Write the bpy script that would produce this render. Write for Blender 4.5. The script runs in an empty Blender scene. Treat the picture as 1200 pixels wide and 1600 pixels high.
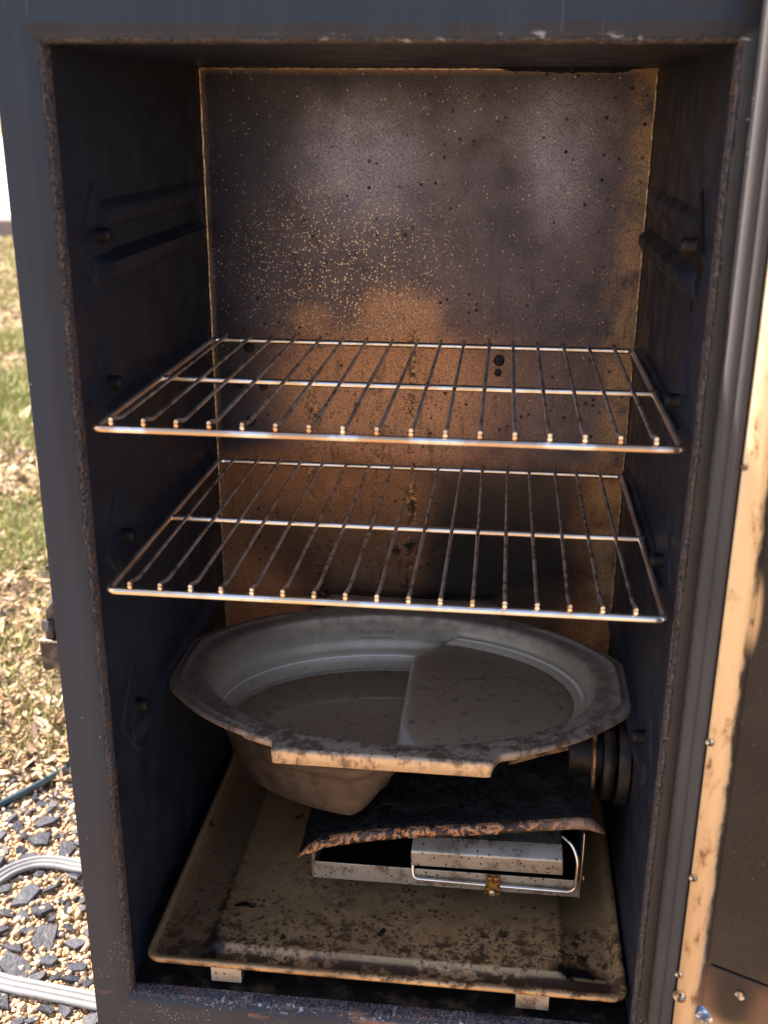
import bpy, bmesh, math, random
import numpy as np
from mathutils import Vector, Matrix, noise as mnoise

# ---------------------------------------------------------------- camera, sky, sun, exposure
S = bpy.context.scene
C = S.collection
R = math.radians
cam_d = bpy.data.cameras.new('camera')
cam = bpy.data.objects.new('camera', cam_d); C.objects.link(cam)
cam.location = (0.0786, -0.6703, -0.0380)
cam.rotation_euler = (1.21949, -0.00618, 0.11092)
cam_d.sensor_fit = 'VERTICAL'; cam_d.sensor_height = 24.0
cam_d.lens = 1696.42 / 1600 * 24.0
cam_d.clip_start = 0.01; cam_d.clip_end = 2000
cam_d.dof.use_dof = True; cam_d.dof.focus_distance = 0.93; cam_d.dof.aperture_fstop = 5.6
S.camera = cam

SUN_EL, SUN_AZ = 47.0, 283.0          # azimuth clockwise from +Y (the camera looks along +Y)
w = bpy.data.worlds.new('World'); S.world = w; w.use_nodes = True
wn = w.node_tree
bg = wn.nodes['Background']; bg.inputs['Strength'].default_value = 0.095
sky = wn.nodes.new('ShaderNodeTexSky'); sky.sky_type = 'NISHITA'; sky.sun_disc = False
sky.sun_elevation = R(SUN_EL); sky.sun_rotation = R(SUN_AZ)
wn.links.new(sky.outputs[0], bg.inputs[0])
sd = bpy.data.lights.new('sun', 'SUN'); sd.energy = 4.6; sd.angle = R(0.5); sd.color = (1.0, 0.94, 0.85)
so = bpy.data.objects.new('sun', sd); C.objects.link(so)
_a, _e = R(SUN_AZ), R(SUN_EL)
so.rotation_euler = Vector((math.sin(_a)*math.cos(_e), math.cos(_a)*math.cos(_e), math.sin(_e))).to_track_quat('Z', 'Y').to_euler()
S.view_settings.view_transform = 'Standard'; S.view_settings.look = 'None'
S.view_settings.exposure = 2.05; S.view_settings.gamma = 1.0
S.view_settings.use_curve_mapping = False
S.view_settings.use_white_balance = True; S.view_settings.white_balance_temperature = 7200; S.view_settings.white_balance_tint = 20

G = -0.90                              # ground height
D = 0.344                              # back wall
random.seed(11); rng = np.random.default_rng(5)

# ---------------------------------------------------------------- node helper
class T:
    """one node tree with arithmetic on sockets"""
    def __init__(s, name):
        s.m = bpy.data.materials.new(name); s.m.use_nodes = True
        s.t = s.m.node_tree; s.n = s.t.nodes; s.l = s.t.links
        s.b = s.n['Principled BSDF']
        g = s.n.new('ShaderNodeNewGeometry'); s.pos = V(s, g.outputs['Position']); s.isl = V(s, g.outputs['Random Per Island'])
        x = s.n.new('ShaderNodeSeparateXYZ'); s.l.new(g.outputs['Position'], x.inputs[0])
        s.x, s.y, s.z = (V(s, x.outputs[i]) for i in range(3))
    def set(s, k, v):
        i = s.b.inputs[k]
        if isinstance(v, V): s.l.new(v.o, i)
        elif isinstance(v, tuple): i.default_value = (*v, 1) if len(v) == 3 else v
        else: i.default_value = v
    def put(s, i, v):
        if isinstance(v, V): s.l.new(v.o, i)
        elif isinstance(v, tuple) and len(v) == 3 and i.type == 'RGBA': i.default_value = (*v, 1)
        else: i.default_value = v
    def math(s, op, a, b=0.0, c=None):
        n = s.n.new('ShaderNodeMath'); n.operation = op
        s.put(n.inputs[0], a); s.put(n.inputs[1], b)
        if c is not None: s.put(n.inputs[2], c)
        return V(s, n.outputs[0])
    def vec(s, sx=1, sy=1, sz=1, base=None):
        n = s.n.new('ShaderNodeVectorMath'); n.operation = 'MULTIPLY'
        s.l.new((base or s.pos).o, n.inputs[0]); n.inputs[1].default_value = (sx, sy, sz)
        return V(s, n.outputs[0])
    def warp(s, v, amt, scale):
        n = s.n.new('ShaderNodeTexNoise'); n.inputs['Scale'].default_value = scale; n.inputs['Detail'].default_value = 3
        s.l.new(v.o, n.inputs['Vector'])
        a = s.n.new('ShaderNodeVectorMath'); a.operation = 'SUBTRACT'; s.l.new(n.outputs['Color'], a.inputs[0]); a.inputs[1].default_value = (.5, .5, .5)
        b = s.n.new('ShaderNodeVectorMath'); b.operation = 'SCALE'; s.l.new(a.outputs[0], b.inputs[0]); b.inputs[3].default_value = amt
        c = s.n.new('ShaderNodeVectorMath'); c.operation = 'ADD'; s.l.new(v.o, c.inputs[0]); s.l.new(b.outputs[0], c.inputs[1])
        return V(s, c.outputs[0])
    def sep(s, v):
        x = s.n.new('ShaderNodeSeparateXYZ'); s.l.new(v.o, x.inputs[0]); return [V(s, x.outputs[i]) for i in range(3)]
    def noise(s, scale, detail=4, rough=.55, v=None, dist=0):
        n = s.n.new('ShaderNodeTexNoise'); s.l.new((v or s.pos).o, n.inputs['Vector'])
        n.inputs['Scale'].default_value = scale; n.inputs['Detail'].default_value = detail
        n.inputs['Roughness'].default_value = rough; n.inputs['Distortion'].default_value = dist
        return V(s, n.outputs['Fac'])
    def voro(s, scale, v=None, feat='F1', rand=1.0):
        n = s.n.new('ShaderNodeTexVoronoi'); n.feature = feat; s.l.new((v or s.pos).o, n.inputs['Vector'])
        n.inputs['Scale'].default_value = scale; n.inputs['Randomness'].default_value = rand
        d = V(s, n.outputs['Distance'])
        if feat == 'F1':
            x = s.n.new('ShaderNodeSeparateColor'); s.l.new(n.outputs['Color'], x.inputs[0])
            return d, V(s, x.outputs[0]), V(s, x.outputs[1])
        return d
    def ss(s, v, a, b):                                 # smoothstep a->b (a may exceed b)
        n = s.n.new('ShaderNodeMapRange'); n.interpolation_type = 'SMOOTHSTEP'
        s.put(n.inputs[0], v)
        if a < b: n.inputs[1].default_value = a; n.inputs[2].default_value = b; n.inputs[3].default_value = 0; n.inputs[4].default_value = 1
        else: n.inputs[1].default_value = b; n.inputs[2].default_value = a; n.inputs[3].default_value = 1; n.inputs[4].default_value = 0
        return V(s, n.outputs[0])
    def mix(s, f, a, b):
        n = s.n.new('ShaderNodeMix'); n.data_type = 'RGBA'
        s.put(n.inputs[0], f); s.put(n.inputs[6], a); s.put(n.inputs[7], b)
        return V(s, n.outputs[2])
    def ramp(s, f, stops):
        n = s.n.new('ShaderNodeValToRGB'); s.l.new(f.o, n.inputs[0]); r = n.color_ramp
        while len(r.elements) < len(stops): r.elements.new(.5)
        for e, (p, c) in zip(r.elements, stops): e.position = p; e.color = (*c, 1)
        return V(s, n.outputs[0])
    def blob(s, a, b, ca, cb, r0, r1, ka=1, kb=1):      # soft spot in two coordinates
        u = (a-ca)*ka; v = (b-cb)*kb
        return s.ss((u*u+v*v).sqrt(), r1, r0)
    def bump(s, h, strength=.3, dist=.001, prev=None):
        n = s.n.new('ShaderNodeBump'); n.inputs['Strength'].default_value = strength; n.inputs['Distance'].default_value = dist
        s.l.new(h.o, n.inputs['Height'])
        if prev: s.l.new(prev.o, n.inputs['Normal'])
        o = V(s, n.outputs[0]); s.l.new(o.o, s.b.inputs['Normal']); return o

class V:
    def __init__(s, t, o): s.t = t; s.o = o
    def __add__(s, b): return s.t.math('ADD', s, b)
    __radd__ = __add__
    def __sub__(s, b): return s.t.math('SUBTRACT', s, b)
    def __rsub__(s, b): return s.t.math('SUBTRACT', b, s)
    def __mul__(s, b): return s.t.math('MULTIPLY', s, b)
    __rmul__ = __mul__
    def sqrt(s): return s.t.math('SQRT', s)
    def abs(s): return s.t.math('ABSOLUTE', s)
    def max(s, b): return s.t.math('MAXIMUM', s, b)
    def min(s, b): return s.t.math('MINIMUM', s, b)
    def clamp(s):
        return s.max(0.0).min(1.0)

M = {}
# satin black enamel of the cabinet, smeared, worn raw along the edge of the opening
t = T('black_enamel')
sm = t.noise(3, 5, .6, t.vec(14, 14, 1.4)); fine = t.noise(260, 3); big = t.noise(9, 4)
col = t.mix(t.ss(sm, .35, .75), (.008, .016, .031), (.015, .026, .045))
col = t.mix(t.ss(big, .55, .8)*.5, col, (.016, .019, .026))
col = t.mix(t.ss(t.x, .196, .203)*.8, col, (.013, .012, .013))
edge = ((t.x-.00175).abs()-.19825).max((t.z+.3525).abs()-.3525).abs()
n1 = t.noise(420, 4, .6); n2 = t.noise(55, 4)
rag = edge + (n1-.5)*.004 + (n2-.5)*.004
worn = t.ss(rag, .0030, .0010)
dep = t.ss(t.y, -.0085, -.004)
low = t.ss(t.z, -.60, -.705)
col = t.mix(worn*t.ss(n1, .42, .58)*.9, col, (.13, .10, .085))
col = t.mix(dep*t.ss(n1, .5, .62), col, (.10, .060, .045))
col = t.mix(dep*t.ss(t.noise(900, 2), .62, .68)*.8, col, (.34, .31, .30))
fl = t.ss(t.noise(700, 2), .63, .68)*t.ss(t.noise(40, 3), .5, .62)
col = t.mix(fl*t.ss(t.z, -.62, -.70), col, (.5, .42, .32))
rb = t.ss(t.noise(3, 5, .6, t.vec(6, 6, 26)), .52, .66)*t.ss((t.z+.711).abs(), .010, .003)
col = t.mix(rb*t.ss(n2, .45, .6), col, (.22, .11, .075))
chip = t.ss(t.noise(1, 3, .6, t.vec(260, 40, 500)), .58, .66)*t.ss((t.z+.7075).abs()+(n2-.5)*.006, .0036, .001)*t.ss(t.x, -.19, -.1)
col = t.mix(chip*.8, col, (.34, .38, .44))
chip2 = t.ss(t.noise(1, 3, .6, t.vec(90, 40, 220)), .60, .68)*t.ss((t.z-.001).abs()+(n2-.5)*.008, .005, .001)*t.ss(t.x, -.1, 0)
col = t.mix(chip2*.8, col, (.30, .32, .36))
spk = t.ss(t.voro(60)[0], .05, .03)
col = t.mix(spk*.7, col, (.3, .3, .29))
t.set('Base Color', col); scr = t.ss(t.noise(1, 4, .6, t.vec(420, 60, 9)), .66, .72)*t.ss(t.noise(14, 3), .5, .6)
col = t.mix(scr*.5, col, (.10, .11, .13)); t.set('Base Color', col)
t.set('Roughness', t.ss(sm, .25, .75)*.22+.30); t.set('Specular IOR Level', .36)
b1 = t.bump(fine, .10, .0006); t.bump((n1+n2)*(worn.max(dep)+.04), .9, .0018, b1)
M['enamel'] = t.m

# sooty inside sheet steel
t = T('sooted_steel')
v = t.noise(3, 5, .6, t.vec(10, 10, 2.2)); n = t.noise(30, 5, .6); f = t.noise(500, 3)
col = t.mix(t.ss(n, .4, .7), (.014, .013, .015), (.028, .025, .027))
col = t.mix(t.ss(v, .5, .75)*.6, col, (.036, .022, .016))
col = t.mix(t.ss(t.noise(4, 3), .35, .55)*.8, col, (.010, .017, .032))
sp = t.ss(t.noise(900, 2), .70, .74); col = t.mix(sp*.5, col, (.10, .08, .05))
t.set('Base Color', col); t.set('Metallic', .1); t.set('Roughness', t.ss(n, .25, .75)*.3+.34); t.set('Specular IOR Level', .35)
t.bump(n*.7+f*.15+v*.4, .5, .0016)
M['soot'] = t.m

# greasy cabinet floor
t = T('greasy_floor')
n = t.noise(45, 6, .65); n2 = t.noise(12, 4); f = t.noise(500, 3)
col = t.mix(t.ss(n, .5, .66), (.012, .010, .009), (.070, .044, .022))
col = t.mix(t.ss(f, .6, .7)*t.ss(n2, .45, .6)*.7, col, (.16, .12, .07))
t.set('Base Color', col); t.set('Roughness', t.ss(n, .3, .7)*.3+.25); t.bump(n+f*.3, .6, .002)
M['floor'] = t.m

# back panel: stained metal
t = T('smoked_back_panel')
X, Z = t.x, t.z
wv = t.warp(t.pos, .035, 22); wx, wy, wz = t.sep(wv)
wv2 = t.warp(t.pos, .07, 9); ax, ay, az = t.sep(wv2)
big = t.noise(9, 5, .6); med = t.noise(40, 5, .6); fine = t.noise(420, 4, .65); mott = t.noise(520, 4, .65)
col = t.mix(t.ss(big, .25, .8), (.066, .058, .076), (.128, .100, .118))
col = t.mix(t.ss(med, .45, .7)*.30, col, (.050, .042, .045))
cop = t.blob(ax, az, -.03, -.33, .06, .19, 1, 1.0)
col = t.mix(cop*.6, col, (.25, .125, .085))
hz = t.blob(ax, az, -.055, -.075, .01, .09, 1, 1.1).max(t.blob(ax, az, .125, -.075, .01, .07, 1.3, .8)*.8)  # two pale reflections on the upper wall, painted into the colour
col = t.mix(hz*.6, col, (.27, .26, .34))
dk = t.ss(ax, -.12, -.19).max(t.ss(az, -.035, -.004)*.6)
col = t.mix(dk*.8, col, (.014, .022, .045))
# tan patch with a wandering edge
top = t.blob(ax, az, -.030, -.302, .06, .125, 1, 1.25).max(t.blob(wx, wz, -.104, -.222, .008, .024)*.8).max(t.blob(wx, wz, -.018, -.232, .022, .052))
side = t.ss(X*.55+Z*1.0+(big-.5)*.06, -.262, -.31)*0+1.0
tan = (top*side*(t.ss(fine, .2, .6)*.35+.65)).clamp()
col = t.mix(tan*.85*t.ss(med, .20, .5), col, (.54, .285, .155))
lowr = t.ss(Z+(big-.5)*.08, -.345, -.375)
lowcol = t.mix(t.ss(ax, -.02, .045), (.25, .125, .070), (.040, .030, .030))
lowcol = t.mix(t.ss(ax, .135, .165), lowcol, (.17, .085, .045))
col = t.mix(lowr, col, lowcol)
bl = t.blob(ax, az, .085, -.445, .03, .085).max(t.blob(ax, az, -.13, -.455, .01, .05)*.6)
col = t.mix(bl*.7, col, (.014, .011, .011))
rst = t.blob(wx, wz, -.006, -.462, .010, .034, 1.3, 1)*t.ss(t.noise(120, 4), .42, .6)
col = t.mix(rst, col, (.30, .11, .04))
rd = t.blob(wx, wz, -.006, -.445, .006, .026, .6, 1.6)*t.ss(t.noise(150, 4), .5, .56)
col = t.mix(rd, col, (.008, .006, .005))
# edges
er = t.ss(X+(med-.5)*.03+t.ss(Z, -.02, -.25)*.012, .172, .203)
col = t.mix(er*t.ss(med, .3, .55)*.8, col, (.42, .26, .145))
el = t.ss(X-(med-.5)*.004, -.192, -.1985); col = t.mix(el*.6, col, (.30, .20, .14))
et = t.ss(Z+(med-.5)*.004, -.007, -.001); col = t.mix(et*.6, col, (.32, .20, .13))
# vertical drips
st = t.noise(1, 4, .6, t.vec(240, 1, 22)); grit = t.noise(240, 4, .7)
dr = t.ss((wx+.098).abs(), .012, .002).max(t.ss((wx+.006).abs(), .007, .001)*.9).max(t.ss((wx+.04).abs(), .004, .001)*.5)
dr = dr*t.ss(Z, -.215, -.24)*t.ss(t.noise(26, 4, .6), .36, .58)
col = t.mix((dr*t.ss(grit, .47, .54)).clamp(), col, (.012, .009, .008))
col = t.mix((dr*t.ss(grit, .47, .40)*t.ss(Z, -.22, -.26)).clamp()*.8, col, (.62, .38, .16))
col = t.mix(t.ss(st, .54, .68)*.5*t.ss(Z, -.08, -.2)*t.ss(t.noise(11, 3), .42, .58), col, (.03, .020, .018))
# mottle, pits, flecks of bare metal
col = t.mix(t.ss(mott, .50, .56)*.5, col, (.030, .025, .028))
pd, pr, pg = t.voro(150)
col = t.mix(t.ss(pd, .30, .20)*t.ss(pr, .80, .86)*t.ss(big, .42, .55), col, (.012, .009, .009))
pd2, pr2, pg2 = t.voro(430, t.warp(t.pos, .004, 200))
zone = t.ss(Z, -.055, -.12)*t.ss(Z, -.262, -.225)*t.blob(ax, az, -.065, -.175, .02, .135)
sp2 = t.ss(pd2, .40, .22)*t.ss(pr2, .50, .60)
col = t.mix((sp2*zone).clamp()*.95, col, (.80, .60, .36))
sp3 = t.ss(pd2, .30, .16)*t.ss(pg2, .955, .965)
col = t.mix((sp3*t.ss(Z, -.33, -.28)).clamp()*.8, col, (.66, .44, .24))
rg, rr, _ = t.voro(30, t.warp(t.pos, .004, 120))
ring = t.ss(rg, .085, .06)*t.ss(rr, .78, .82); ring2 = t.ss(rg, .045, .03)*t.ss(rr, .78, .82)
col = t.mix(ring*.6*t.ss(Z, -.34, -.3), col, (.45, .26, .14)); col = t.mix(ring2*t.ss(Z, -.34, -.3), col, (.02, .015, .012))
tp = t.ss(t.voro(190)[0], .28, .2)*tan*t.ss(Z, -.24, -.29)*t.ss(t.noise(60, 3), .4, .55)
col = t.mix(tp*.75, col, (.035, .022, .016))
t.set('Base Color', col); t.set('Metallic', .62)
t.set('Roughness', t.ss(med, .3, .75)*.18+.27+tan*.1)
t.bump(fine*.5+mott*.5+sp2*.3, .35, .0006)
M['back'] = t.m

# bare folded edge of the liner
t = T('bare_fold')
n = t.noise(200, 4); t.set('Base Color', t.mix(t.ss(n, .35, .62), (.66, .50, .34), (.26, .17, .11)))
t.set('Metallic', .75); t.set('Roughness', .35); M['fold'] = t.m

# chrome wire, heat tinted
t = T('heat_tinted_chrome')
n = t.noise(1, 3, .5, t.vec(30, 30, 30)); f = t.noise(260, 2)
col = t.mix(t.ss(n, .42, .62), (.82, .77, .72), (.68, .53, .38))
col = t.mix(t.ss(f, .62, .72)*.35, col, (.20, .14, .10))
brn = t.ss(t.z, -.27, -.26)*t.ss(t.y, .01, .002)*t.ss(n, .36, .50)
col = t.mix(brn*.75, col, (.50, .31, .19)); t.set('Base Color', col); t.set('Metallic', .95); t.set('Roughness', .27)
M['chrome'] = t.m
t = T('sooted_chrome_rod')
n = t.noise(60, 4); f = t.noise(500, 3)
col = t.mix(t.ss(n, .42, .64), (.74, .70, .65), (.48, .38, .30))
col = t.mix(t.ss(t.noise(120, 4), .54, .64)*.75, col, (.07, .05, .04))
t.set('Base Color', col); t.set('Metallic', .9); t.set('Roughness', .34); t.bump(f, .2, .0004)
M['rod'] = t.m

# water pan
t = T('smoked_aluminium')
n = t.noise(14, 5, .6); m_ = t.noise(90, 5, .65); f = t.noise(700, 3); br = t.noise(1, 3, .6, t.vec(60, 900, 60))
col = t.mix(t.ss(n, .35, .7), (.54, .425, .305), (.42, .33, .235))
col = t.mix(t.ss(((t.x-.0015)*(t.x-.0015)*36.3+(t.y-.168)*(t.y-.168)*81.2), .86, .74), col, (.76, .66, .52))  # paler pan floor: reflected light put into the base colour
ew = ((t.x-.0015)*(1/.166)); ey = ((t.y-.168)*(1/.111)); s_ = (ew*ew+ey*ey).sqrt()
rim = t.ss(s_, .985, 1.03)
col = t.mix(rim*.75, col, t.mix(t.ss(m_, .4, .65), (.33, .255, .19), (.20, .14, .10)))
left = t.ss(t.x+(m_-.5)*.08, -.09, -.15)*rim
col = t.mix(left*.7, col, (.13, .085, .062))
pd, pr, pg = t.voro(170, t.warp(t.pos, .005, 150))
pd2, pr2, _ = t.voro(75, t.warp(t.pos, .006, 120))
spots = t.ss(pd, .34, .22)*t.ss(pr, .70, .76)*t.ss(t.noise(28, 3), .44, .56)
spots2 = t.ss(pd2, .30, .2)*t.ss(pr2, .80, .84)
frim = t.ss(t.y, .14, .07)*.8+.25
col = t.mix((rim*t.ss(m_, .46, .60)*(t.ss(t.y, .15, .06)*.7+.15)).clamp(), col, (.12, .075, .05))
col = t.mix((spots.max(spots2)*rim*frim).clamp()*.75, col, (.075, .045, .030))
under = t.ss(t.z, -.500, -.507)*t.ss(s_, .99, 1.04).max(t.ss(t.z, -.5005, -.504)*t.ss(t.y, .085, .08))
tanf = t.ss(t.z, -.4962, -.4985)*t.ss(t.y, .052, .046)*t.ss(t.x.abs(), .088, .084)
streak = t.noise(1, 4, .6, t.vec(170, 170, 25))
tc = t.mix(t.ss(m_*.7+streak*.3, .47, .62), (.60, .42, .26), (.24, .15, .095))
tc = t.mix(t.ss(m_, .60, .68)*.7, tc, (.09, .05, .035))
col = t.mix(tanf, col, tc)
pl_ = ((t.x-.088)*(t.x-.088)+(t.y-.160)*(t.y-.160)).sqrt()+(n-.5)*.05
ring3 = t.ss((pl_-.052).abs(), .0014, .0003)*t.ss(t.y, .15, .17)
col = t.mix(ring3*.4, col, (.10, .085, .07))
ring = t.ss((t.z+.548).abs()+(n-.5)*.004, .0012, .0002)
col = t.mix(ring*.5, col, (.16, .13, .10))
edge_hl = t.ss((t.z+.5355).abs(), .0011, .0003)*t.ss(t.x, .012, -.002)  # highlights on the ledge edges, painted as bright lines
edge_hl = edge_hl.max(t.ss((t.z+.5112).abs(), .0010, .0003)*t.ss(t.x, .004, .02)*t.ss(t.y, .150, .19))*t.ss(s_, .99, .97)*t.ss(m_, .30, .42)
col = t.mix(edge_hl*.9, col, (.92, .84, .70))
gn_ = t.n.new('ShaderNodeNewGeometry'); xn = t.n.new('ShaderNodeSeparateXYZ'); t.l.new(gn_.outputs['True Normal'], xn.inputs[0]); nzz = V(t, xn.outputs[2])
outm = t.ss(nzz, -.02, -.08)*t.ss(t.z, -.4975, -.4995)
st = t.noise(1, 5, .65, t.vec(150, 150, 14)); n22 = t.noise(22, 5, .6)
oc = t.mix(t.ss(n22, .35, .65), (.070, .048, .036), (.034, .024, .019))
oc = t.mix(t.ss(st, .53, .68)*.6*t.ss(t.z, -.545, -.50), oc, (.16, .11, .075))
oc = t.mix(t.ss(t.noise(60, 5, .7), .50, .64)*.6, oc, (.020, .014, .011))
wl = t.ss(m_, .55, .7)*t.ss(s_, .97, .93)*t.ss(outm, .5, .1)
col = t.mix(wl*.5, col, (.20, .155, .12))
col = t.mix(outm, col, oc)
t.set('Base Color', col); t.set('Metallic', .35)
t.set('Roughness', t.ss(m_, .3, .75)*.14+.36+rim*.10); t.bump(f*.5+m_*.5, .22, .0007)
M['pan'] = t.m
t = T('dirty_water')
n = t.noise(30, 3)
nb = t.bump(n, .10, .002)
fr_ = t.n.new('ShaderNodeFresnel'); fr_.inputs['IOR'].default_value = 1.33
tr = t.n.new('ShaderNodeBsdfTransparent'); tr.inputs[0].default_value = (.95, .93, .90, 1)
gl = t.n.new('ShaderNodeBsdfGlossy'); gl.inputs['Roughness'].default_value = .04; t.l.new(nb.o, gl.inputs['Normal'])
mx = t.n.new('ShaderNodeMixShader'); t.l.new(fr_.outputs[0], mx.inputs[0]); t.l.new(tr.outputs[0], mx.inputs[1]); t.l.new(gl.outputs[0], mx.inputs[2])
t.l.new(mx.outputs[0], t.n['Material Output'].inputs['Surface']); M['water'] = t.m

# drip tray
t = T('spattered_tray')
n = t.noise(12, 5, .6); m_ = t.noise(80, 5, .65); f = t.noise(600, 3)
col = t.mix(t.ss(n, .3, .7), (.62, .365, .165), (.39, .215, .095))
lf = t.ss(t.x+(n-.5)*.12, -.09, -.17).max(t.ss(t.y, .13, .26)*.8)
col = t.mix(lf*.7, col, (.22, .115, .06))
w1 = t.warp(t.pos, .007, 160)
pd, pr, pg = t.voro(190, w1); qd, qr, qg = t.voro(340, w1); rd_, rr_, _ = t.voro(60, w1)
fr = t.ss(t.y+(n-.5)*.14, .15, .030)
clus = t.ss(t.noise(38, 4, .6), .36, .64)
dens = (fr*.95+.06)*t.ss(t.y, .004, .02)*(clus*1.15+.12)
hit = t.math('LESS_THAN', pr, dens)*t.ss(pd, .44, .30)
hit2 = t.math('LESS_THAN', qr, dens*1.05)*t.ss(qd, .5, .34)
hit3 = t.math('LESS_THAN', rr_, dens*.30)*t.ss(rd_, .34, .24)
ringm = t.math('LESS_THAN', pg, dens*.5)*t.ss((pd-.33).abs(), .08, .03)
col = t.mix(hit2*.6, col, (.17, .085, .035))
col = t.mix((t.ss(m_, .47, .60)*(fr+.12)*t.ss(t.noise(16, 4), .34, .52)).clamp()*.95, col, (.11, .055, .025))
col = t.mix(hit*.7, col, (.085, .045, .025)); col = t.mix(ringm*.7, col, (.10, .05, .02))
col = t.mix(hit3*.85, col, (.03, .016, .011))
ch = t.ss(t.y, .037, .030)*t.ss(t.y, .014, .019)*t.ss(m_, .44, .56)*t.ss(t.x, -.13, -.07)*t.ss(t.x, .17, .13)
col = t.mix(ch*.9, col, (.045, .026, .018))
wv = t.warp(t.pos, .03, 45); wx, wy, wz = t.sep(wv)
blk = t.blob(wx, wy, .164, .032, .014, .030, .8, 1.3).max(t.blob(wx, wy, -.140, .032, .006, .017, 1.3, .8)).max(t.blob(wx, wy, -.124, .083, .0045, .0075, .8, 1.3)).max(t.blob(wx, wy, .163, .070, .003, .018, 1.2, .7)*t.ss(m_, .45, .6)).max(t.blob(wx, wy, .0, .064, .002, .005))
col = t.mix(blk, col, (.012, .008, .007))
seam = t.ss((t.x+.1425).abs(), .005, .001)*t.ss(t.y, .032, .05)*t.ss(t.y, .2, .1)*t.ss(m_, .42, .58)
col = t.mix(seam*.85, col, (.03, .018, .012))
ridge_hl = t.ss((t.y-.035).abs(), .0028, .0008)*t.ss(m_, .42, .56)*t.ss(t.x, -.09, 0)  # highlight along the front ridge, painted into the tray colour
col = t.mix(ridge_hl*.8, col, (.80, .52, .24))
fb = t.ss(t.y, .040, .030)*t.ss(t.y, .012, .018)*t.ss(m_, .42, .52)
col = t.mix(fb*.75, col, (.10, .055, .028))
rimt = t.ss(t.z, -.6855, -.6835)*t.ss(t.x, -.15, -.184).max(t.ss(t.z, -.6855, -.6835)*t.ss(t.y, .017, .013)*t.ss(t.x, -.02, -.1))
col = t.mix(rimt*.75, col, (.46, .26, .12))
t.set('Base Color', col); t.set('Metallic', .45)
t.set('Roughness', t.math('ADD', t.ss(m_, .3, .75)*.16+.42, hit*(-.12))); t.bump(m_*.35+f*.3+hit*.35+blk*.9, .4, .0011)
M['tray'] = t.m

# speckled plated steel (rail, block)
t = T('speckled_plated_steel')
n = t.noise(30, 4); pd, pr, _ = t.voro(300, t.warp(t.pos, .003, 250)); f = t.noise(600, 3)
col = t.mix(t.ss(n, .35, .7), (.50, .44, .36), (.38, .32, .25))
col = t.mix(t.ss(pd, .38, .25)*t.ss(pr, .76, .82)*.9, col, (.06, .028, .016))
col = t.mix(t.ss(t.noise(60, 6, .7), .50, .64)*.7, col, (.15, .09, .055))
t.set('Base Color', col); t.set('Metallic', .7); t.set('Roughness', .40); t.bump(f, .15, .0004)
M['plated'] = t.m
t = T('brass_clip')
n = t.noise(260, 4); t.set('Base Color', t.mix(t.ss(n, .4, .6), (.62, .33, .08), (.16, .07, .03))); t.set('Metallic', .8); t.set('Roughness', .32)
M['brass'] = t.m

# charred plate
t = T('charred_crust')
n = t.noise(70, 7, .7); n2 = t.noise(240, 4, .7); n3 = t.noise(18, 4)
col = t.mix(t.ss(n3, .5, .7), (.004, .004, .0045), (.010, .008, .007))
col = t.mix(t.ss(n, .60, .72)*.6, col, (.05, .030, .020))
t.set('Base Color', col); t.set('Roughness', t.ss(n2, .38, .62)*.6+.2); t.set('Specular IOR Level', .35)
t.bump(n*1.0+n2*.5, .9, .004); M['crust'] = t.m
# heat-scaled lip
t = T('heat_scaled_lip')
n = t.ss(t.noise(85, 6, .65, dist=.8), .33, .68); n2 = t.noise(300, 4); 
col = t.ramp(n, [(.25, (.020, .016, .016)), (.36, (.22, .075, .025)), (.50, (.60, .26, .09)), (.64, (.36, .22, .15)), (.78, (.05, .035, .03))])
col = t.mix(t.ss(t.x, .10, .17)*.6, col, (.33, .22, .15))
col = t.mix(t.ss(n2, .58, .66)*.6, col, (.03, .02, .018))
t.set('Base Color', col); t.set('Metallic', .35); t.set('Roughness', .48); t.bump(n+n2*.4, .5, .0012)
M['lip'] = t.m
t = T('burnt_black_metal')
n = t.noise(60, 5); t.set('Base Color', t.mix(t.ss(n, .5, .7), (.006, .006, .007), (.028, .020, .017))); t.set('Metallic', .2)
t.set('Roughness', .5); t.set('Specular IOR Level', .3); t.bump(n, .4, .0012); M['burnt'] = t.m
t = T('rusty_bracket')
n = t.noise(90, 5); t.set('Base Color', t.mix(t.ss(n, .42, .6), (.30, .17, .09), (.04, .025, .018))); t.set('Metallic', .5); t.set('Roughness', .5); t.bump(n, .5, .001)
M['rusty'] = t.m

# door
t = T('rubber_gasket')
n = t.noise(4, 4, .6, t.vec(6, 6, 1)); f = t.noise(300, 3)
t.set('Base Color', t.mix(t.ss(n, .3, .7), (.036, .036, .038), (.060, .059, .060))); t.set('Roughness', .8); t.set('Specular IOR Level', .25); t.bump(f, .3, .0006)
M['gasket'] = t.m
t = T('door_liner_metal')
n = t.noise(14, 5, .6); m_ = t.noise(110, 5, .65, t.vec(1, 1, .35)); f = t.noise(500, 3)
sd_ = t.math('ADD', (t.x-.2163)*.9072, (t.y+.0600)*-.4206)          # distance along the door
tanc = t.mix(t.ss(m_, .50, .72), (.66, .50, .31), (.42, .25, .13))
tanc = t.mix(t.ss(m_, .62, .68)*.8, tanc, (.12, .055, .03))
dark = t.mix(t.ss(n, .4, .7), (.011, .009, .009), (.024, .018, .017))
dark = t.mix(t.ss(f, .66, .72)*.6, dark, (.16, .12, .10))
lw = t.ss(t.z+(n-.5)*.12, -.55, -.60); dark = t.mix(lw*.8, dark, (.17, .085, .050))
lw2 = t.ss(t.z+(n-.5)*.03, -.606, -.622)*t.ss(sd_, -.02, .0); dark = t.mix(lw2*.9, dark, (.44, .27, .13))
isd = t.ss(sd_+(m_-.5)*.006, .0145, .0175)
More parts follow.
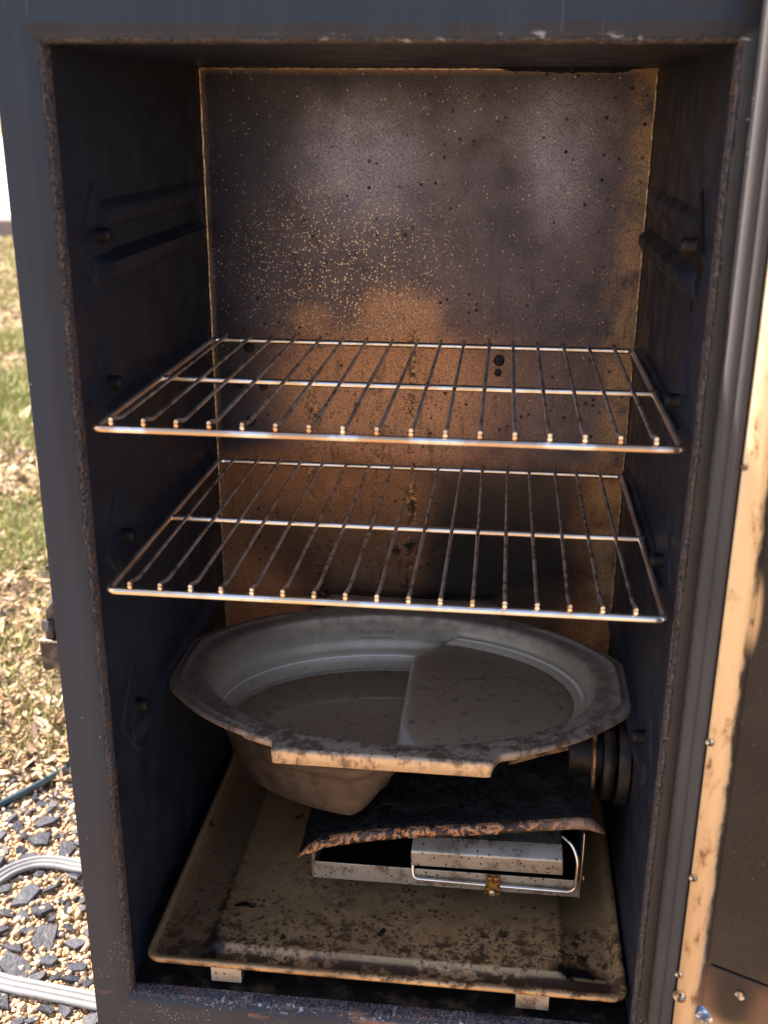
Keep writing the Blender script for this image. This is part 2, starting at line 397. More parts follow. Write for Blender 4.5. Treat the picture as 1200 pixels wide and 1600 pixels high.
dk2 = t.blob(sd_, t.z, .038, -.595, .006, .02, 1, .5); dark = t.mix(dk2*.9, dark, (.014, .011, .010))
pt = t.blob(sd_, t.z, .0185, -.315, .003, .009, 1.6, .28)*t.ss(m_, .40, .55)
dark = t.mix(pt, dark, (.52, .33, .17))
brn = t.ss(t.z+(n-.5)*.1, -.30, -.58)*.45
tanc = t.mix(brn, tanc, (.34, .19, .10))
col = t.mix(isd, tanc, dark)
t.set('Base Color', col); t.set('Metallic', isd*(-.4)+.45); t.set('Specular IOR Level', .3); t.set('Roughness', t.ss(m_, .3, .7)*.15+.38); t.bump(f*.5+m_*.5, .3, .0008)
M['liner'] = t.m
t = T('blued_solder_blob')
n = t.noise(160, 4); t.set('Base Color', t.ramp(n, [(.35, (.02, .04, .10)), (.5, (.10, .14, .25)), (.6, (.75, .75, .78))])); t.set('Metallic', .6); t.set('Roughness', .25)
M['blue'] = t.m
t = T('screw_steel')
n = t.noise(300, 3); t.set('Base Color', t.mix(t.ss(n, .4, .6), (.62, .52, .38), (.30, .20, .12))); t.set('Metallic', .85); t.set('Roughness', .3); M['screw'] = t.m
t = T('latch_black')
n = t.noise(150, 4); t.set('Base Color', t.mix(t.ss(n, .45, .65), (.028, .027, .030), (.085, .08, .078))); t.set('Metallic', .4); t.set('Roughness', .32); t.bump(n, .2, .0006)
M['latch'] = t.m

# ground
t = T('straw_ground')
n = t.noise(2.2, 5, .6); m_ = t.noise(60, 6, .7); k = t.noise(9, 5, .6)
col = t.mix(t.ss(m_, .38, .62), (.15, .095, .045), (.38, .28, .15))
col = t.mix(t.ss(n, .42, .62)*.7*t.ss(t.y, .8, 2.0), col, (.22, .27, .07))
col = t.mix(t.ss(k, .62, .72)*.5, col, (.62, .52, .36))
t.set('Base Color', col); t.set('Roughness', .95); t.bump(m_, .8, .012); M['ground'] = t.m
t = T('gravel_base')
m_ = t.noise(260, 5, .7); d_, r_, g_ = t.voro(140)
col = t.mix(r_, (.34, .22, .11), (.66, .50, .32)); col = t.mix(t.ss(d_, .35, .6)*.7, col, (.14, .085, .045))
t.set('Base Color', col); t.set('Roughness', .9); t.bump(m_*.3-d_, .8, .004); M['gravelbase'] = t.m
t = T('tan_pebble')
n = t.noise(700, 3)
col = t.ramp(t.isl, [(.0, (0.385, 0.252, 0.118)), (.25, (0.488, 0.355, 0.207)), (.45, (0.548, 0.444, 0.318)), (.62, (0.459, 0.266, 0.104)), (.76, (0.592, 0.533, 0.444)), (.86, (0.252, 0.148, 0.074)), (1., (0.044, 0.041, 0.044))])
col = t.mix(t.ss(n, .5, .7)*.35, col, (.36, .22, .10)); t.set('Base Color', col); t.set('Roughness', .8); M['pebble'] = t.m
t = T('slate')
n = t.noise(90, 6, .65); f = t.noise(500, 3)
oi = t.n.new('ShaderNodeObjectInfo'); rnd = V(t, oi.outputs['Random'])
col = t.mix(rnd, (.012, .015, .022), (.034, .040, .054)); col = t.mix(t.ss(n, .45, .7)*.6, col, (.055, .060, .073))
t.set('Base Color', col); t.set('Roughness', t.ss(n, .3, .7)*.25+.45); t.bump(n+f*.2, .8, .0035); M['slate'] = t.m
t = T('dry_leaf')
n = t.noise(120, 4)
col = t.ramp(t.isl, [(.0, (0.330, 0.198, 0.079)), (.3, (0.436, 0.317, 0.172)), (.55, (0.502, 0.422, 0.290)), (.75, (0.277, 0.132, 0.059)), (.86, (0.488, 0.422, 0.330)), (.93, (0.145, 0.079, 0.046)), (1., (0.066, 0.040, 0.030))])
col = t.mix(t.ss(n, .5, .7)*.35, col, (.30, .17, .08)); t.set('Base Color', col); t.set('Roughness', .75); M['leaf'] = t.m
t = T('grass_blade')
pn = t.noise(1.6, 3)
col = t.ramp(t.isl, [(.0, (0.368, 0.304, 0.104)), (.35, (0.464, 0.400, 0.176)), (.6, (0.240, 0.264, 0.064)), (.8, (0.160, 0.216, 0.048)), (1., (0.528, 0.464, 0.240))])
col = t.mix(t.ss(pn, .50, .62)*.35, col, (.20, .27, .06)); t.set('Base Color', col); t.set('Roughness', .6)
M['grass'] = t.m
t = T('pale_concrete')
n = t.noise(3, 5); t.set('Base Color', t.mix(n, (.70, .68, .66), (.60, .58, .56))); t.set('Roughness', .85); M['concrete'] = t.m
t = T('kerb_stone')
n = t.noise(4, 5); t.set('Base Color', t.mix(n, (.20, .15, .14), (.32, .26, .24))); t.set('Roughness', .9); M['kerb'] = t.m
t = T('grey_vinyl')
n = t.noise(40, 4); f = t.noise(500, 3)
t.set('Base Color', t.mix(t.ss(n, .4, .7), (.20, .21, .21), (.15, .16, .16))); t.set('Roughness', .38); t.bump(f, .08, .0004); M['vinyl'] = t.m
t = T('dark_teal_rubber')
t.set('Base Color', (.018, .045, .055)); t.set('Roughness', .4); M['teal'] = t.m

# ---------------------------------------------------------------- mesh helpers
def thing(name, label, cat, loc=(0, 0, 0), group=None):
    o = bpy.data.objects.new(name, None); C.objects.link(o); o.location = loc; o.empty_display_size = .05
    o['label'] = label; o['category'] = cat
    if group: o['group'] = group
    return o
def wloc(o):
    v = Vector((0, 0, 0))
    while o: v += o.location; o = o.parent
    return v
def link(name, me, mat, parent=None, smooth=False, bevel=0, loc=None, bseg=2):
    """mesh given in world coordinates; local to parent after linking"""
    base = wloc(parent) if parent else Vector(loc or (0, 0, 0))
    me.transform(Matrix.Translation(-base))
    o = bpy.data.objects.new(name, me); C.objects.link(o)
    if parent: o.parent = parent
    else: o.location = base
    me.materials.append(mat)
    if smooth:
        me.polygons.foreach_set('use_smooth', [True]*len(me.polygons))
        if smooth != 'all': me.set_sharp_from_angle(angle=R(smooth if smooth is not True else 40))
    if bevel:
        b = o.modifiers.new('bevel', 'BEVEL'); b.width = bevel; b.segments = bseg; b.limit_method = 'ANGLE'; b.angle_limit = R(40)
        b.harden_normals = False
    return o
def mesh(name, vs, fs):
    me = bpy.data.meshes.new(name); me.from_pydata([tuple(v) for v in vs], [], [tuple(f) for f in fs]); me.update(); return me
def box_vf(x0, x1, y0, y1, z0, z1, off=0):
    v = [(x0,y0,z0),(x1,y0,z0),(x1,y1,z0),(x0,y1,z0),(x0,y0,z1),(x1,y0,z1),(x1,y1,z1),(x0,y1,z1)]
    f = [(0,3,2,1),(4,5,6,7),(0,1,5,4),(1,2,6,5),(2,3,7,6),(3,0,4,7)]
    return v, [tuple(i+off for i in q) for q in f]
def boxes(name, bs, mat, parent=None, **k):
    vs, fs = [], []
    for b in bs:
        v, f = box_vf(*b, off=len(vs)); vs += v; fs += f
    return link(name, mesh(name, vs, fs), mat, parent, **k)
def tube_vf(path, r, seg=10, off=0, cap=True):
    P = [Vector(p) for p in path]; vs = []; fs = []; n = len(P)
    rr = r if hasattr(r, '__len__') else [r]*n
    d0 = (P[1]-P[0]).normalized(); up = Vector((0, 0, 1)) if abs(d0.z) < .9 else Vector((1, 0, 0))
    a = d0.cross(up).normalized()
    for i, p in enumerate(P):
        if i == 0: d = P[1]-P[0]
        elif i == n-1: d = P[-1]-P[-2]
        else: d = (P[i+1]-P[i]).normalized()+(P[i]-P[i-1]).normalized()
        d.normalize(); a = (a-d*a.dot(d)).normalized(); b = d.cross(a)
        for k in range(seg):
            q = 2*math.pi*k/seg; vs.append(p+(a*math.cos(q)+b*math.sin(q))*rr[i])
    for i in range(n-1):
        for k in range(seg):
            k2 = (k+1) % seg; fs.append((off+i*seg+k, off+i*seg+k2, off+(i+1)*seg+k2, off+(i+1)*seg+k))
    if cap:
        fs.append(tuple(off+k for k in reversed(range(seg)))); fs.append(tuple(off+(n-1)*seg+k for k in range(seg)))
    return vs, fs
def tube(name, path, r, mat, parent=None, seg=10, **k):
    v, f = tube_vf(path, r, seg); return link(name, mesh(name, v, f), mat, parent, smooth=50, **k)
def arc_path(pts, rad, n=5):
    """polyline with rounded corners"""
    P = [Vector(p) for p in pts]; out = [P[0]]
    for i in range(1, len(P)-1):
        a = (P[i-1]-P[i]); b = (P[i+1]-P[i]); r = min(rad, a.length*.45, b.length*.45)
        A = P[i]+a.normalized()*r; B = P[i]+b.normalized()*r
        for k in range(n+1):
            u = k/n; out.append(A*(1-u)**2+P[i]*2*u*(1-u)+B*u*u)
    out.append(P[-1]); return out
def rings_mesh(name, rings, close_in=True, fill=True):
    n = len(rings[0]); vs = [p for r in rings for p in r]; fs = []
    for i in range(len(rings)-1):
        for k in range(n):
            k2 = (k+1) % n; fs.append((i*n+k, i*n+k2, (i+1)*n+k2, (i+1)*n+k))
    if fill: fs.append(tuple((len(rings)-1)*n+k for k in range(n)))
    return mesh(name, vs, fs)
def disc(name, c, axis, r, h, mat, parent, seg=20, dome=.0, bevel=0):
    a = Vector(axis).normalized(); v, f = tube_vf([Vector(c), Vector(c)+a*h*.7, Vector(c)+a*h], [r, r, r*.75], seg)
    return link(name, mesh(name, v, f), mat, parent, smooth=35)
def crv(pts, n=8):
    """Catmull-Rom through points"""
    P = [Vector(p) for p in pts]; P = [P[0]*2-P[1]]+P+[P[-1]*2-P[-2]]; out = []
    for i in range(1, len(P)-2):
        for k in range(n):
            u = k/n; a, b, c, d = P[i-1], P[i], P[i+1], P[i+2]
            out.append(.5*((2*b)+(-a+c)*u+(2*a-5*b+4*c-d)*u*u+(-a+3*b-3*c+d)*u**3))
    out.append(P[-2]); return out
def nz(x, y, z): return mnoise.noise(Vector((x, y, z)))

# ---------------------------------------------------------------- ground, gravel bed, driveway
def sheet(name, poly, z, mat, kind='structure'):
    o = link(name, mesh(name, [(x, y, z) for x, y in poly], [tuple(range(len(poly)))]), mat, loc=(0, 0, z)); o['kind'] = kind; return o
g = 600
sheet('ground', [(-g, -g), (g, -g), (g, g), (-g, g)], G, M['ground'])
edge = [(-3+.12*i, .535+.03*nz(i*.37, 2, 0)+.015*nz(i*1.7, 5, 0)) for i in range(42)]
sheet('gravel_bed', [(2.04, -1.6), (2.04, edge[-1][1])][1:]+edge[::-1]+[(-3, -1.6), (2.04, -1.6)], G+.004, M['gravelbase'])
sheet('driveway', [(-60, 8.4), (60, 8.4), (60, 40), (-60, 40)], G+.012, M['concrete'])
boxes('kerb', [(-60, 60, 7.15, 7.5, G-.05, G+.12)], M['kerb'], bevel=.015)['kind'] = 'structure'

# ---------------------------------------------------------------- smoker cabinet
cab = thing('smoker_cabinet', 'black upright metal smoker cabinet standing open, its inside browned and sooty', 'smoker', (0, .18, G))
XL, XR = -.1965, .2
# outer shell: five sides
boxes('outer_shell', [(-.2265, -.2245, .0, .375, -.86, .045), (.2245, .2265, .0, .375, -.86, .045), (-.2243, .2243, .0, .375, .043, .045),
                      (-.2243, .2243, .373, .375, -.86, .0428), (-.2243, .2243, .0, .3728, -.86, -.858)], M['enamel'], cab)
for x in (-.19, .19):
    for y in (.05, .32):
        v, f = tube_vf([(x, y, G), (x, y, G+.012), (x, y, G+.013), (x, y, G+.042)], [.018, .018, .008, .008], 16)
        link('foot', mesh('foot', v, f), M['latch'], cab, smooth=40)
# front frame: profile swept round the opening with mitred corners
zb, zt = -.705, 0.0
prof = [(.0, .0042), (0, .002), (0, -.002), (.0006, -.005), (.0022, -.0078), (.005, -.0092), (.010, -.0100), (.0120, -.0101), (.0150, -.0098), (.018, -.0099)]
def outer(tt): return [(.0, 0)]
wid = {'L': .030, 'R': .0265, 'T': .045, 'B': .155}
tail = [(.5, -.0100), (.95, -.0099), (.985, -.0080), (1.0, -.003), (1.0, .003)]
N = {'L': 200, 'T': 120, 'R': 200, 'B': 120}
loopin = []
def lerp(a, b, u): return a+(b-a)*u
corn = [((XL, zb), (-1, -1), 'L', 'B'), ((XL, zt), (-1, 1), 'L', 'T'), ((XR, zt), (1, 1), 'R', 'T'), ((XR, zb), (1, -1), 'R', 'B')]
sides = ['L', 'T', 'R', 'B']
vs = []; cols = 0
K = len(prof)+len(tail)
for i, sname in enumerate(sides):
    c0 = corn[i]; c1 = corn[(i+1) % 4]
    for k in range(N[sname]):
        u = k/N[sname]
        for j in range(K):
            def P(c):
                (x, z), (sx, sz), wx, wz = c
                if j < len(prof): dd, y = prof[j]; dx = dz = dd
                else:
                    fr, y = tail[j-len(prof)]; dx = .018+(wid[wx]-.018)*fr; dz = .018+(wid[wz]-.018)*fr
                return x+sx*dx, y, z+sz*dz
            a, b = P(c0), P(c1)
            x, y, z = (lerp(a[m], b[m], u) for m in range(3))
            if 1 <= j <= 5 and 0 < k:
                q = .0009*nz(x*160, j*.35, z*160)+.0011*nz(x*38, 3.1, z*38)
                if sname in 'LR': x += (q if sname == 'L' else -q)
                else: z += q
                y += .0006*nz(x*210, j, z*210)
            vs.append((x, y, z)); 
        cols += 1
fs = [(i*K+j, i*K+j+1, ((i+1) % cols)*K+j+1, ((i+1) % cols)*K+j) for i in range(cols) for j in range(K-1)]
link('front_frame', mesh('front_frame', vs, fs), M['enamel'], cab, smooth=60)
# liner
boxes('side_panel', [(-.2025, -.200, .0044, .343, -.712, .003)], M['soot'], cab)
boxes('side_panel', [(.200+.0005, .203, .0044, .343, -.712, .003)], M['soot'], cab)
boxes('ceiling_panel', [(-.1998, .2002, .0044, .3436, .0, .0025)], M['soot'], cab)
boxes('floor_panel', [(-.1998, .2002, .0044, .3436, -.7125, -.710)], M['floor'], cab)
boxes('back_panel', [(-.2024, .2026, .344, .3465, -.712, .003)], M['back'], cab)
# thin bare folds where the liner sheets meet
def fold(pts, r): 
    P = [Vector(p)+Vector((.0006*nz(i*.9, 1, 2), 0, .0004*nz(i*.7, 4, 2))) for i, p in enumerate(pts)]
    return tube('liner_fold', P, [r*(1+.25*nz(i*.8, 9, 1)) for i in range(len(P))], M['fold'], cab, seg=6)
fold([(-.1992, .3432, -.002-i*.0118) for i in range(60)], .0011)
fold([(.1994, .3432, -.002-i*.0118) for i in range(60)], .0012)
fold([(-.198+i*.0134, .3432, -.0008) for i in range(30)], .0010)
# tarry flakes hanging at the back of the ceiling
v = []; f = []
xs = np.linspace(.062, .185, 46)
for i, x in enumerate(xs):
    h = .0025+.0035*abs(nz(x*90, 0, 0))+.002*nz(x*30, 3, 0); h *= min(1, i/6, (45-i)/6)
    v += [(x, .318, -.0002), (x, .322, -.0006-h*.5), (x, .330, -.0008-h), (x, .339, -.0002)]
for i in range(45):
    for j in range(3): f.append((i*4+j, (i+1)*4+j, (i+1)*4+j+1, i*4+j+1))
link('tar_crust', mesh('tar_crust', v, f), M['crust'], cab, smooth=True)
# bolts and holes in the back panel
for x, z, r in ((.0761, -.2549, .0050), (.0754, -.2665, .0032), (-.1631, -.2496, .0046), (-.174, -.2858, .0036), (-.1499, -.2869, .0036), (-.1645, -.3221, .0050)):
    v, f = tube_vf([(x, .3440, z), (x, .3405, z), (x, .3395, z), (x, .3400, z), (x, .3420, z)], [r, r, r*.82, r*.62, r*.55], 18)
    link('bolt', mesh('bolt', v, f), M['burnt'], cab, smooth=35)

# rack supports: pressed rails with a diamond stop plate at the front
def support(side, L, level):
    s = side; xw = -.200 if s < 0 else .2005
    def bx(p0, p1): return (min(xw, xw-s*p1), max(xw, xw-s*p1))
    vs, fs = [], []
    def rail(zt_, h, prot, y0, y1):
        prof_ = [(0, zt_+.006), (prot*.7, zt_+.0015), (prot, zt_-.0005), (prot, zt_-h*.55), (prot*.6, zt_-h), (0, zt_-h-.003)]
        n = 24; b = len(vs)
        for i in range(n+1):
            u = i/n; y = lerp(y0, y1, u); tp = min(1, .35+u*9, .35+(1-u)*9)
            for p, z in prof_: vs.append((xw-s*p*tp, y, z))
        m = len(prof_)
        for i in range(n):
            for j in range(m-1): fs.append((b+i*m+j, b+i*m+j+1, b+(i+1)*m+j+1, b+(i+1)*m+j))
        fs.append(tuple(b+j for j in range(m))); fs.append(tuple(b+n*m+j for j in reversed(range(m))))
    lowtop = level
    rail(lowtop, .013, .0095 if level > -.2 else .0075, .050, .331)
    if level > -.2: rail(lowtop+.034, .011, .0050, .062, .331)
    o = link('rack_support', mesh('rack_support', vs, fs), M['soot'], cab, smooth=50)
    zc = lowtop+.014; yc = .062; hw, hh = .034, .041
    pv = []; x1 = xw-s*.0015; x0 = xw
    for x in (x0, x1):
        k = 1 if x == x0 else .9
        pv += [(x, yc-hw*k, zc), (x, yc, zc+hh*k), (x, yc+hw*k, zc), (x, yc, zc-hh*k)]
    pf = [(3, 2, 1, 0), (4, 5, 6, 7)]+[(i, (i+1) % 4, 4+(i+1) % 4, 4+i) for i in range(4)]
    me = mesh('stop_plate', pv, pf); d = link('stop_plate', me, M['burnt'] if s > 0 and level > -.2 else M['soot'], cab, bevel=.0004)
    me.transform(Matrix.Translation((0, 0, 0))); d.parent = o
    v, f = tube_vf([(xw, yc, zc+.004), (xw-s*.009, yc, zc+.004), (xw-s*.011, yc, zc+.004)], [.0052, .0052, .0035], 12)
    b = link('bolt', mesh('bolt', v, f), M['burnt'], cab, smooth=35); b.parent = o
    # part objects share the cabinet's frame: o sits at the cabinet origin, so children need no offset
for s in (-1, 1):
    for lv in (-.1345, -.2366, -.3534, -.4985+.0005): support(s, None, lv)

# latch on the left outside wall
def poly_prism(name, pts, y0, y1, mat, parent, **k):
    n = len(pts); v = [(x, y0, z) for x, z in pts]+[(x, y1, z) for x, z in pts]
    f = [tuple(range(n))[::-1], tuple(range(n, 2*n))]+[(i, (i+1) % n, n+(i+1) % n, n+i) for i in range(n)]
    return link(name, mesh(name, v, f), mat, parent, **k)
# wedge-shaped catch: its sloping top faces up and forward
v = [(-.2268, .006, -.3585), (-.2395, .006, -.3745), (-.2395, .006, -.3850), (-.2268, .006, -.3850),
     (-.2268, .040, -.3350), (-.2395, .040, -.3510), (-.2395, .040, -.3850), (-.2268, .040, -.3850)]
la = link('door_latch', mesh('door_latch', v, [(0, 1, 2, 3), (7, 6, 5, 4), (0, 4, 5, 1), (1, 5, 6, 2), (2, 6, 7, 3), (3, 7, 4, 0)]), M['latch'], cab, bevel=.001)
def lc(o): o.parent = la
v, f = tube_vf([(-.2365, .0100, -.3835), (-.2368, .0080, -.3900)], .0078, 6); lc(link('nut', mesh('nut', v, f), M['latch'], cab, bevel=.0006))
v, f = tube_vf([(-.2366, .0080, -.388), (-.2380, .0070, -.4000)], .0044, 14); lc(link('bolt', mesh('bolt', v, f), M['latch'], cab, smooth=35))
lc(poly_prism('catch_hook', [(-.2268, -.3975), (-.2435, -.3965), (-.2450, -.3985), (-.2440, -.4190), (-.2415, -.4215), (-.2268, -.4150)], .002, .018, M['latch'], cab, bevel=.0014))
lc(boxes('hook_lip', [(-.2447, -.2270, .0015, .0205, -.3978, -.3956)], M['screw'], cab, bevel=.0009))
v, f = tube_vf([(-.2275, .010, -.3300), (-.2325, .010, -.3300), (-.2345, .010, -.3300)], [.0065, .0065, .004], 16); lc(link('bolt', mesh('bolt', v, f), M['screw'], cab, smooth=35))
lc(boxes('bracket_ear', [(-.2350, -.2270, .004, .022, -.3425, -.3385)], M['latch'], cab, bevel=.0008))

# door, swung open about 155 degrees
dd = Vector((.9072, -.4206, 0)); nn = Vector((-.4206, -.9072, 0)); P0 = Vector((.2163, -.0600, 0))
def dp(s, z, o=0): p = P0+dd*s+nn*o; return Vector((p.x, p.y, z))
def dbox(name, s0, s1, z0, z1, o0, o1, mat, parent, **k):
    v, f = box_vf(s0, s1, o0, o1, z0, z1); v = [dp(a, c, b) for a, b, c in v]
    f = [q[::-1] for q in f]
    return link(name, mesh(name, v, f), mat, parent, **k)
door = dbox('door', -.0185, .43, -.80, .045, -.032, -.004, M['enamel'], cab, bevel=.004)
# gasket: double-rounded strip round the inside edge
def strip(name, prof_, mat, s0, s1, z0, z1):
    """prof_: (inset, out) swept round a rectangle on the door"""
    cs = [((s0, z0), (1, 1)), ((s0, z1), (1, -1)), ((s1, z1), (-1, -1)), ((s1, z0), (-1, 1))]
    v = [dp(c[0]+k[0]*p, c[1]+k[1]*p, o_) for c, k in cs for p, o_ in prof_]; m = len(prof_)
    f = [(i*m+j, ((i+1) % 4)*m+j, ((i+1) % 4)*m+j+1, i*m+j+1) for i in range(4) for j in range(m-1)]
    o = link(name, mesh(name, v, f), mat, cab, smooth=70); o.parent = door; return o
gp = [(0, -.004)]+[(.0040-.0040*math.cos(a), .0036*math.sin(a)) for a in np.linspace(0, 2.7, 10)]+[(.0112-.0038*math.cos(a), .0032*math.sin(a)+.0002) for a in np.linspace(.5, math.pi, 9)]+[(.0150, -.004)]
strip('gasket', gp, M['gasket'], -.0146, .4246, -.745, .030)
lp = [(.0, -.0045), (.0, .0012), (.0010, .0022), (.0105, .0028), (.0125, .0020), (.0140, -.0010), (.0165, -.0025), (.0200, -.0028)]
strip('liner_trim', lp, M['liner'], .0016, .4084, -.7285, .0135)
def slab(nm, s0, s1, z0, z1, o0, o1, bev=.0012):
    o = dbox(nm, s0, s1, z0, z1, o0, o1, M['liner'], cab, bevel=bev); o.parent = door; return o
slab('liner_panel', .0185, .3915, -.5735, -.004, -.0042, -.0014, .002)
slab('liner_panel', .0185, .3915, -.7115, -.5755, -.0042, -.0020, .002)
for s_, z_, r_ in ((.0044, -.6070, .0048), (.0022, -.5890, .0026), (.0036, -.5085, .0026), (.0033, -.4055, .0026), (.0424, -.5902, .0032), (.0030, -.225, .0022)):
    c = dp(s_, z_, .0012 if s_ < .02 else -.0024)
    v, f = tube_vf([c, c+nn*.0016, c+nn*.0024, c+nn*.0019], [r_, r_, r_*.7, r_*.3], 20)
    o = link('screw', mesh('screw', v, f), M['screw'], cab, smooth=35); o.parent = door
v = []; f = []
for i in range(9):
    for k in range(14):
        a = 2*math.pi*k/14; rr = i/8*(.008+.003*nz(math.cos(a), math.sin(a), 1)); c = dp(.0205+rr*math.cos(a)*.9, -.6185+rr*math.sin(a)*.9-.001*math.cos(a), -.0022+.003*(1-(i/8)**2)+.0008*nz(i, a, 0))
        v.append(c)
for i in range(8):
    for k in range(14): f.append((i*14+k, (i+1)*14+k, (i+1)*14+(k+1) % 14, i*14+(k+1) % 14))
o = link('burn_blister', mesh('burn_blister', v, f), M['blue'], cab, smooth=True); o.parent = door
for z_ in (-.12, -.62):
    v, f = tube_vf([(.2290, -.020, z_-.03), (.2290, -.020, z_+.03)], .006, 14)
    link('hinge', mesh('hinge', v, f), M['latch'], cab, smooth=35)

# ---------------------------------------------------------------- wire racks
def rack(z, label, dots):
    t_ = thing('wire_rack', label, 'rack', (0.003, .146, z), 'wire racks in the smoker')
    x0, x1, y0, y1 = -.1865, .1930, -.006, .298; r = .0026
    pts = arc_path([(0, y0, z), (x1, y0, z), (x1, y1, z), (x0, y1, z), (x0, y0, z), (0, y0, z)], .007, 6)
    v, f = tube_vf(pts, r, 12, cap=False); link('frame_wire', mesh('frame_wire', v, f), M['chrome'], t_, smooth=60)
    # slightly dipped centre cross bar
    ym = .1408
    tube('cross_bar', [(x0+(x1-x0)*u, ym+.0005*math.sin(u*5), z-.0006*math.sin(u*math.pi)) for u in np.linspace(0, 1, 14)], .0025, M['chrome'], t_, 12)
    for k in (x0, x1):
        tube('weld', [(k-.003, ym, z), (k, ym, z), (k+.003, ym, z)], [.0024, .0036, .0024], M['chrome'], t_, 10)
    for i, x in enumerate(dots):
        rr = .00145; zr = z+.0034; jx = random.uniform(-.0012, .0012); xb = x+jx
        bw = random.uniform(-.0004, .0004)
        path = [(xb, y1+.0015, zr+.0010), (xb, y1-.01, zr), (lerp(xb, x, .5)+bw, ym, zr), (x, y0+.019, zr-.0002), (x, y0+.013, zr+.0006), (x, y0+.006, zr+.0028), (x, y0+.001, zr+.0036), (x, y0-.0022, zr+.0036)]
        tube('rod', path, rr, M['rod'], t_, 8)
        tube('weld', [(x, y0+.0012, z+.0044), (x, y0-.0004, z+.0050), (x, y0-.0026, z+.0046)], [.0016, .0024, .0015], M['chrome'], t_, 8)
rack(-.2334, 'upper chrome wire rack across the middle of the smoker, its front bar burnt brown', [-.1736+i*.02186 for i in range(17)])
rack(-.3500, 'lower chrome wire rack just above the oval water pan, its front bar still bright', [-.1699+i*.02146 for i in range(17)])

# ---------------------------------------------------------------- water pan
z0 = -.495; cx, cy, ea, eb = .0015, .168, .1695, .1140
pan = thing('water_pan', 'oval aluminium water pan with a divider and wide stained rim, under the racks', 'pan', (cx, cy, z0-.082))
def sm(u): u = max(0, min(1, u)); return u*u*(3-2*u)
def oarc(a0, a1, n=12, k=1.178):
    pts = []
    for i in range(n+1):
        a = R(lerp(a0, a1, i/n)); kk = k; k_ = abs(math.cos(a)); x = cx+ea*(k+.028*sm((k_-.85)/.13))*math.cos(a); y = cy+eb*(k+.028*sm((k_-.85)/.13))*math.sin(a); x = max(-.1945, min(.1985, x)); pts.append((x, y))
    return pts
_q = math.degrees(math.acos(.0860/(ea*1.178)))
_c = 15.5
outl = [(-.0845, .0352), (.0845, .0352)]+oarc(-_q+.5, -_c)+oarc(_c, _q-.5)+[(.0845, .323), (-.0845, .323)]+oarc(180-_q, 180-_c)+oarc(180+_c, 180+_q)
# soften the outline polygon
def dense(poly, r=.004):
    P = [Vector((*p, 0)) for p in poly]; n = len(P); out = []
    for i in range(n):
        a = P[i-1]-P[i]; b = P[(i+1) % n]-P[i]; q = min(r, a.length*.45, b.length*.45); A = P[i]+a.normalized()*q; B = P[i]+b.normalized()*q
        for k in range(5):
            u = k/4; out.append(A*(1-u)**2+P[i]*2*u*(1-u)+B*u*u)
    return out
den = dense(outl)
def hit(th):
    d = Vector((math.cos(th), math.sin(th))); best = 0
    for i in range(len(den)):
        a = Vector((den[i-1].x-cx, den[i-1].y-cy)); b = Vector((den[i].x-cx, den[i].y-cy)); e = b-a
        det = d.x*(-e.y)+d.y*e.x
        if abs(det) < 1e-12: continue
        s_ = (a.x*(-e.y)+a.y*e.x)/det; u = (d.x*a.y-d.y*a.x)/det
        if -1e-6 <= u <= 1+1e-6 and s_ > best: best = s_
    return best
NT = 420
ths = []
for i in range(NT): ths.append(2*math.pi*i/NT)
def depth(s, x, y):
    # left (deep) profile
    dl = .026*sm((1.0-s)/.034)+.002*sm((.970-s)/.02)+.011*sm((.954-s)/.014)+.042*sm((.943-s)/.100)
    dr = .0130*sm((1.0-s)/.04)+.0090*sm((.96-s)/.10)
    k = sm((x-.000)/.013)     # 0 left, 1 right
    # rounded corner of the shelf at the back
    q_ = max(0., min(.0399, y-(cy+.064))); cyc = (.04-math.sqrt(.04*.04-q_*q_))
    fr_ = sm((cy-.045-y)/.040)
    k = sm((x-(-.004+cyc-.028*fr_))/(.013+.2*cyc+.044*fr_))
    return dl*(1-k)+dr*k
rings = []
outer_pts = []
for th in ths:
    ro = hit(th); outer_pts.append(ro)
def ellr(th): 
    c, s_ = math.cos(th)/ea, math.sin(th)/eb; return 1/math.sqrt(c*c+s_*s_)
ells = [ellr(th) for th in ths]
def ring(fn): return [fn(i, th) for i, th in enumerate(ths)]
def P_(i, th, rad, z): return (cx+math.cos(th)*rad, cy+math.sin(th)*rad, z)
def fl(i, th):   # flange depth: longer on the tabs
    x = cx+math.cos(th)*outer_pts[i]; y = cy+math.sin(th)*outer_pts[i]
    if abs(x) < .0838 and (y < .0378 or y > .322): return .0125
    return .0040 + .002*(abs(x) < .11)
rings.append(ring(lambda i, th: P_(i, th, outer_pts[i]+.0010, z0-fl(i, th))))
rings.append(ring(lambda i, th: P_(i, th, outer_pts[i]+.0006, z0-.0030)))
rings.append(ring(lambda i, th: P_(i, th, outer_pts[i]+.0002, z0-.0010)))
rings.append(ring(lambda i, th: P_(i, th, outer_pts[i]-.0010, z0)))
for u, dz in ((.10, .0), (.22, .0002), (.28, .0016), (.34, .0016), (.40, .0002), (.60, .0), (.80, -.0001)):
    def fn(i, th, u=u, dz=dz):
        ro, ri = outer_pts[i]-.001, ells[i]*1.02
        side = sm((abs(math.cos(th))*1.0-.70)/.12)            # the pressed bead runs only along both ends
        return P_(i, th, lerp(ro, ri, u), z0+dz*side*(1.1))
    rings.append(ring(fn))
rings.append(ring(lambda i, th: P_(i, th, ells[i]*1.02, z0-.0001)))
rings.append(ring(lambda i, th: P_(i, th, ells[i]*1.006, z0-.0010)))
ss_ = list(np.linspace(1.0, .93, 9))+list(np.linspace(.926, .78, 26))+list(np.linspace(.77, .04, 32))
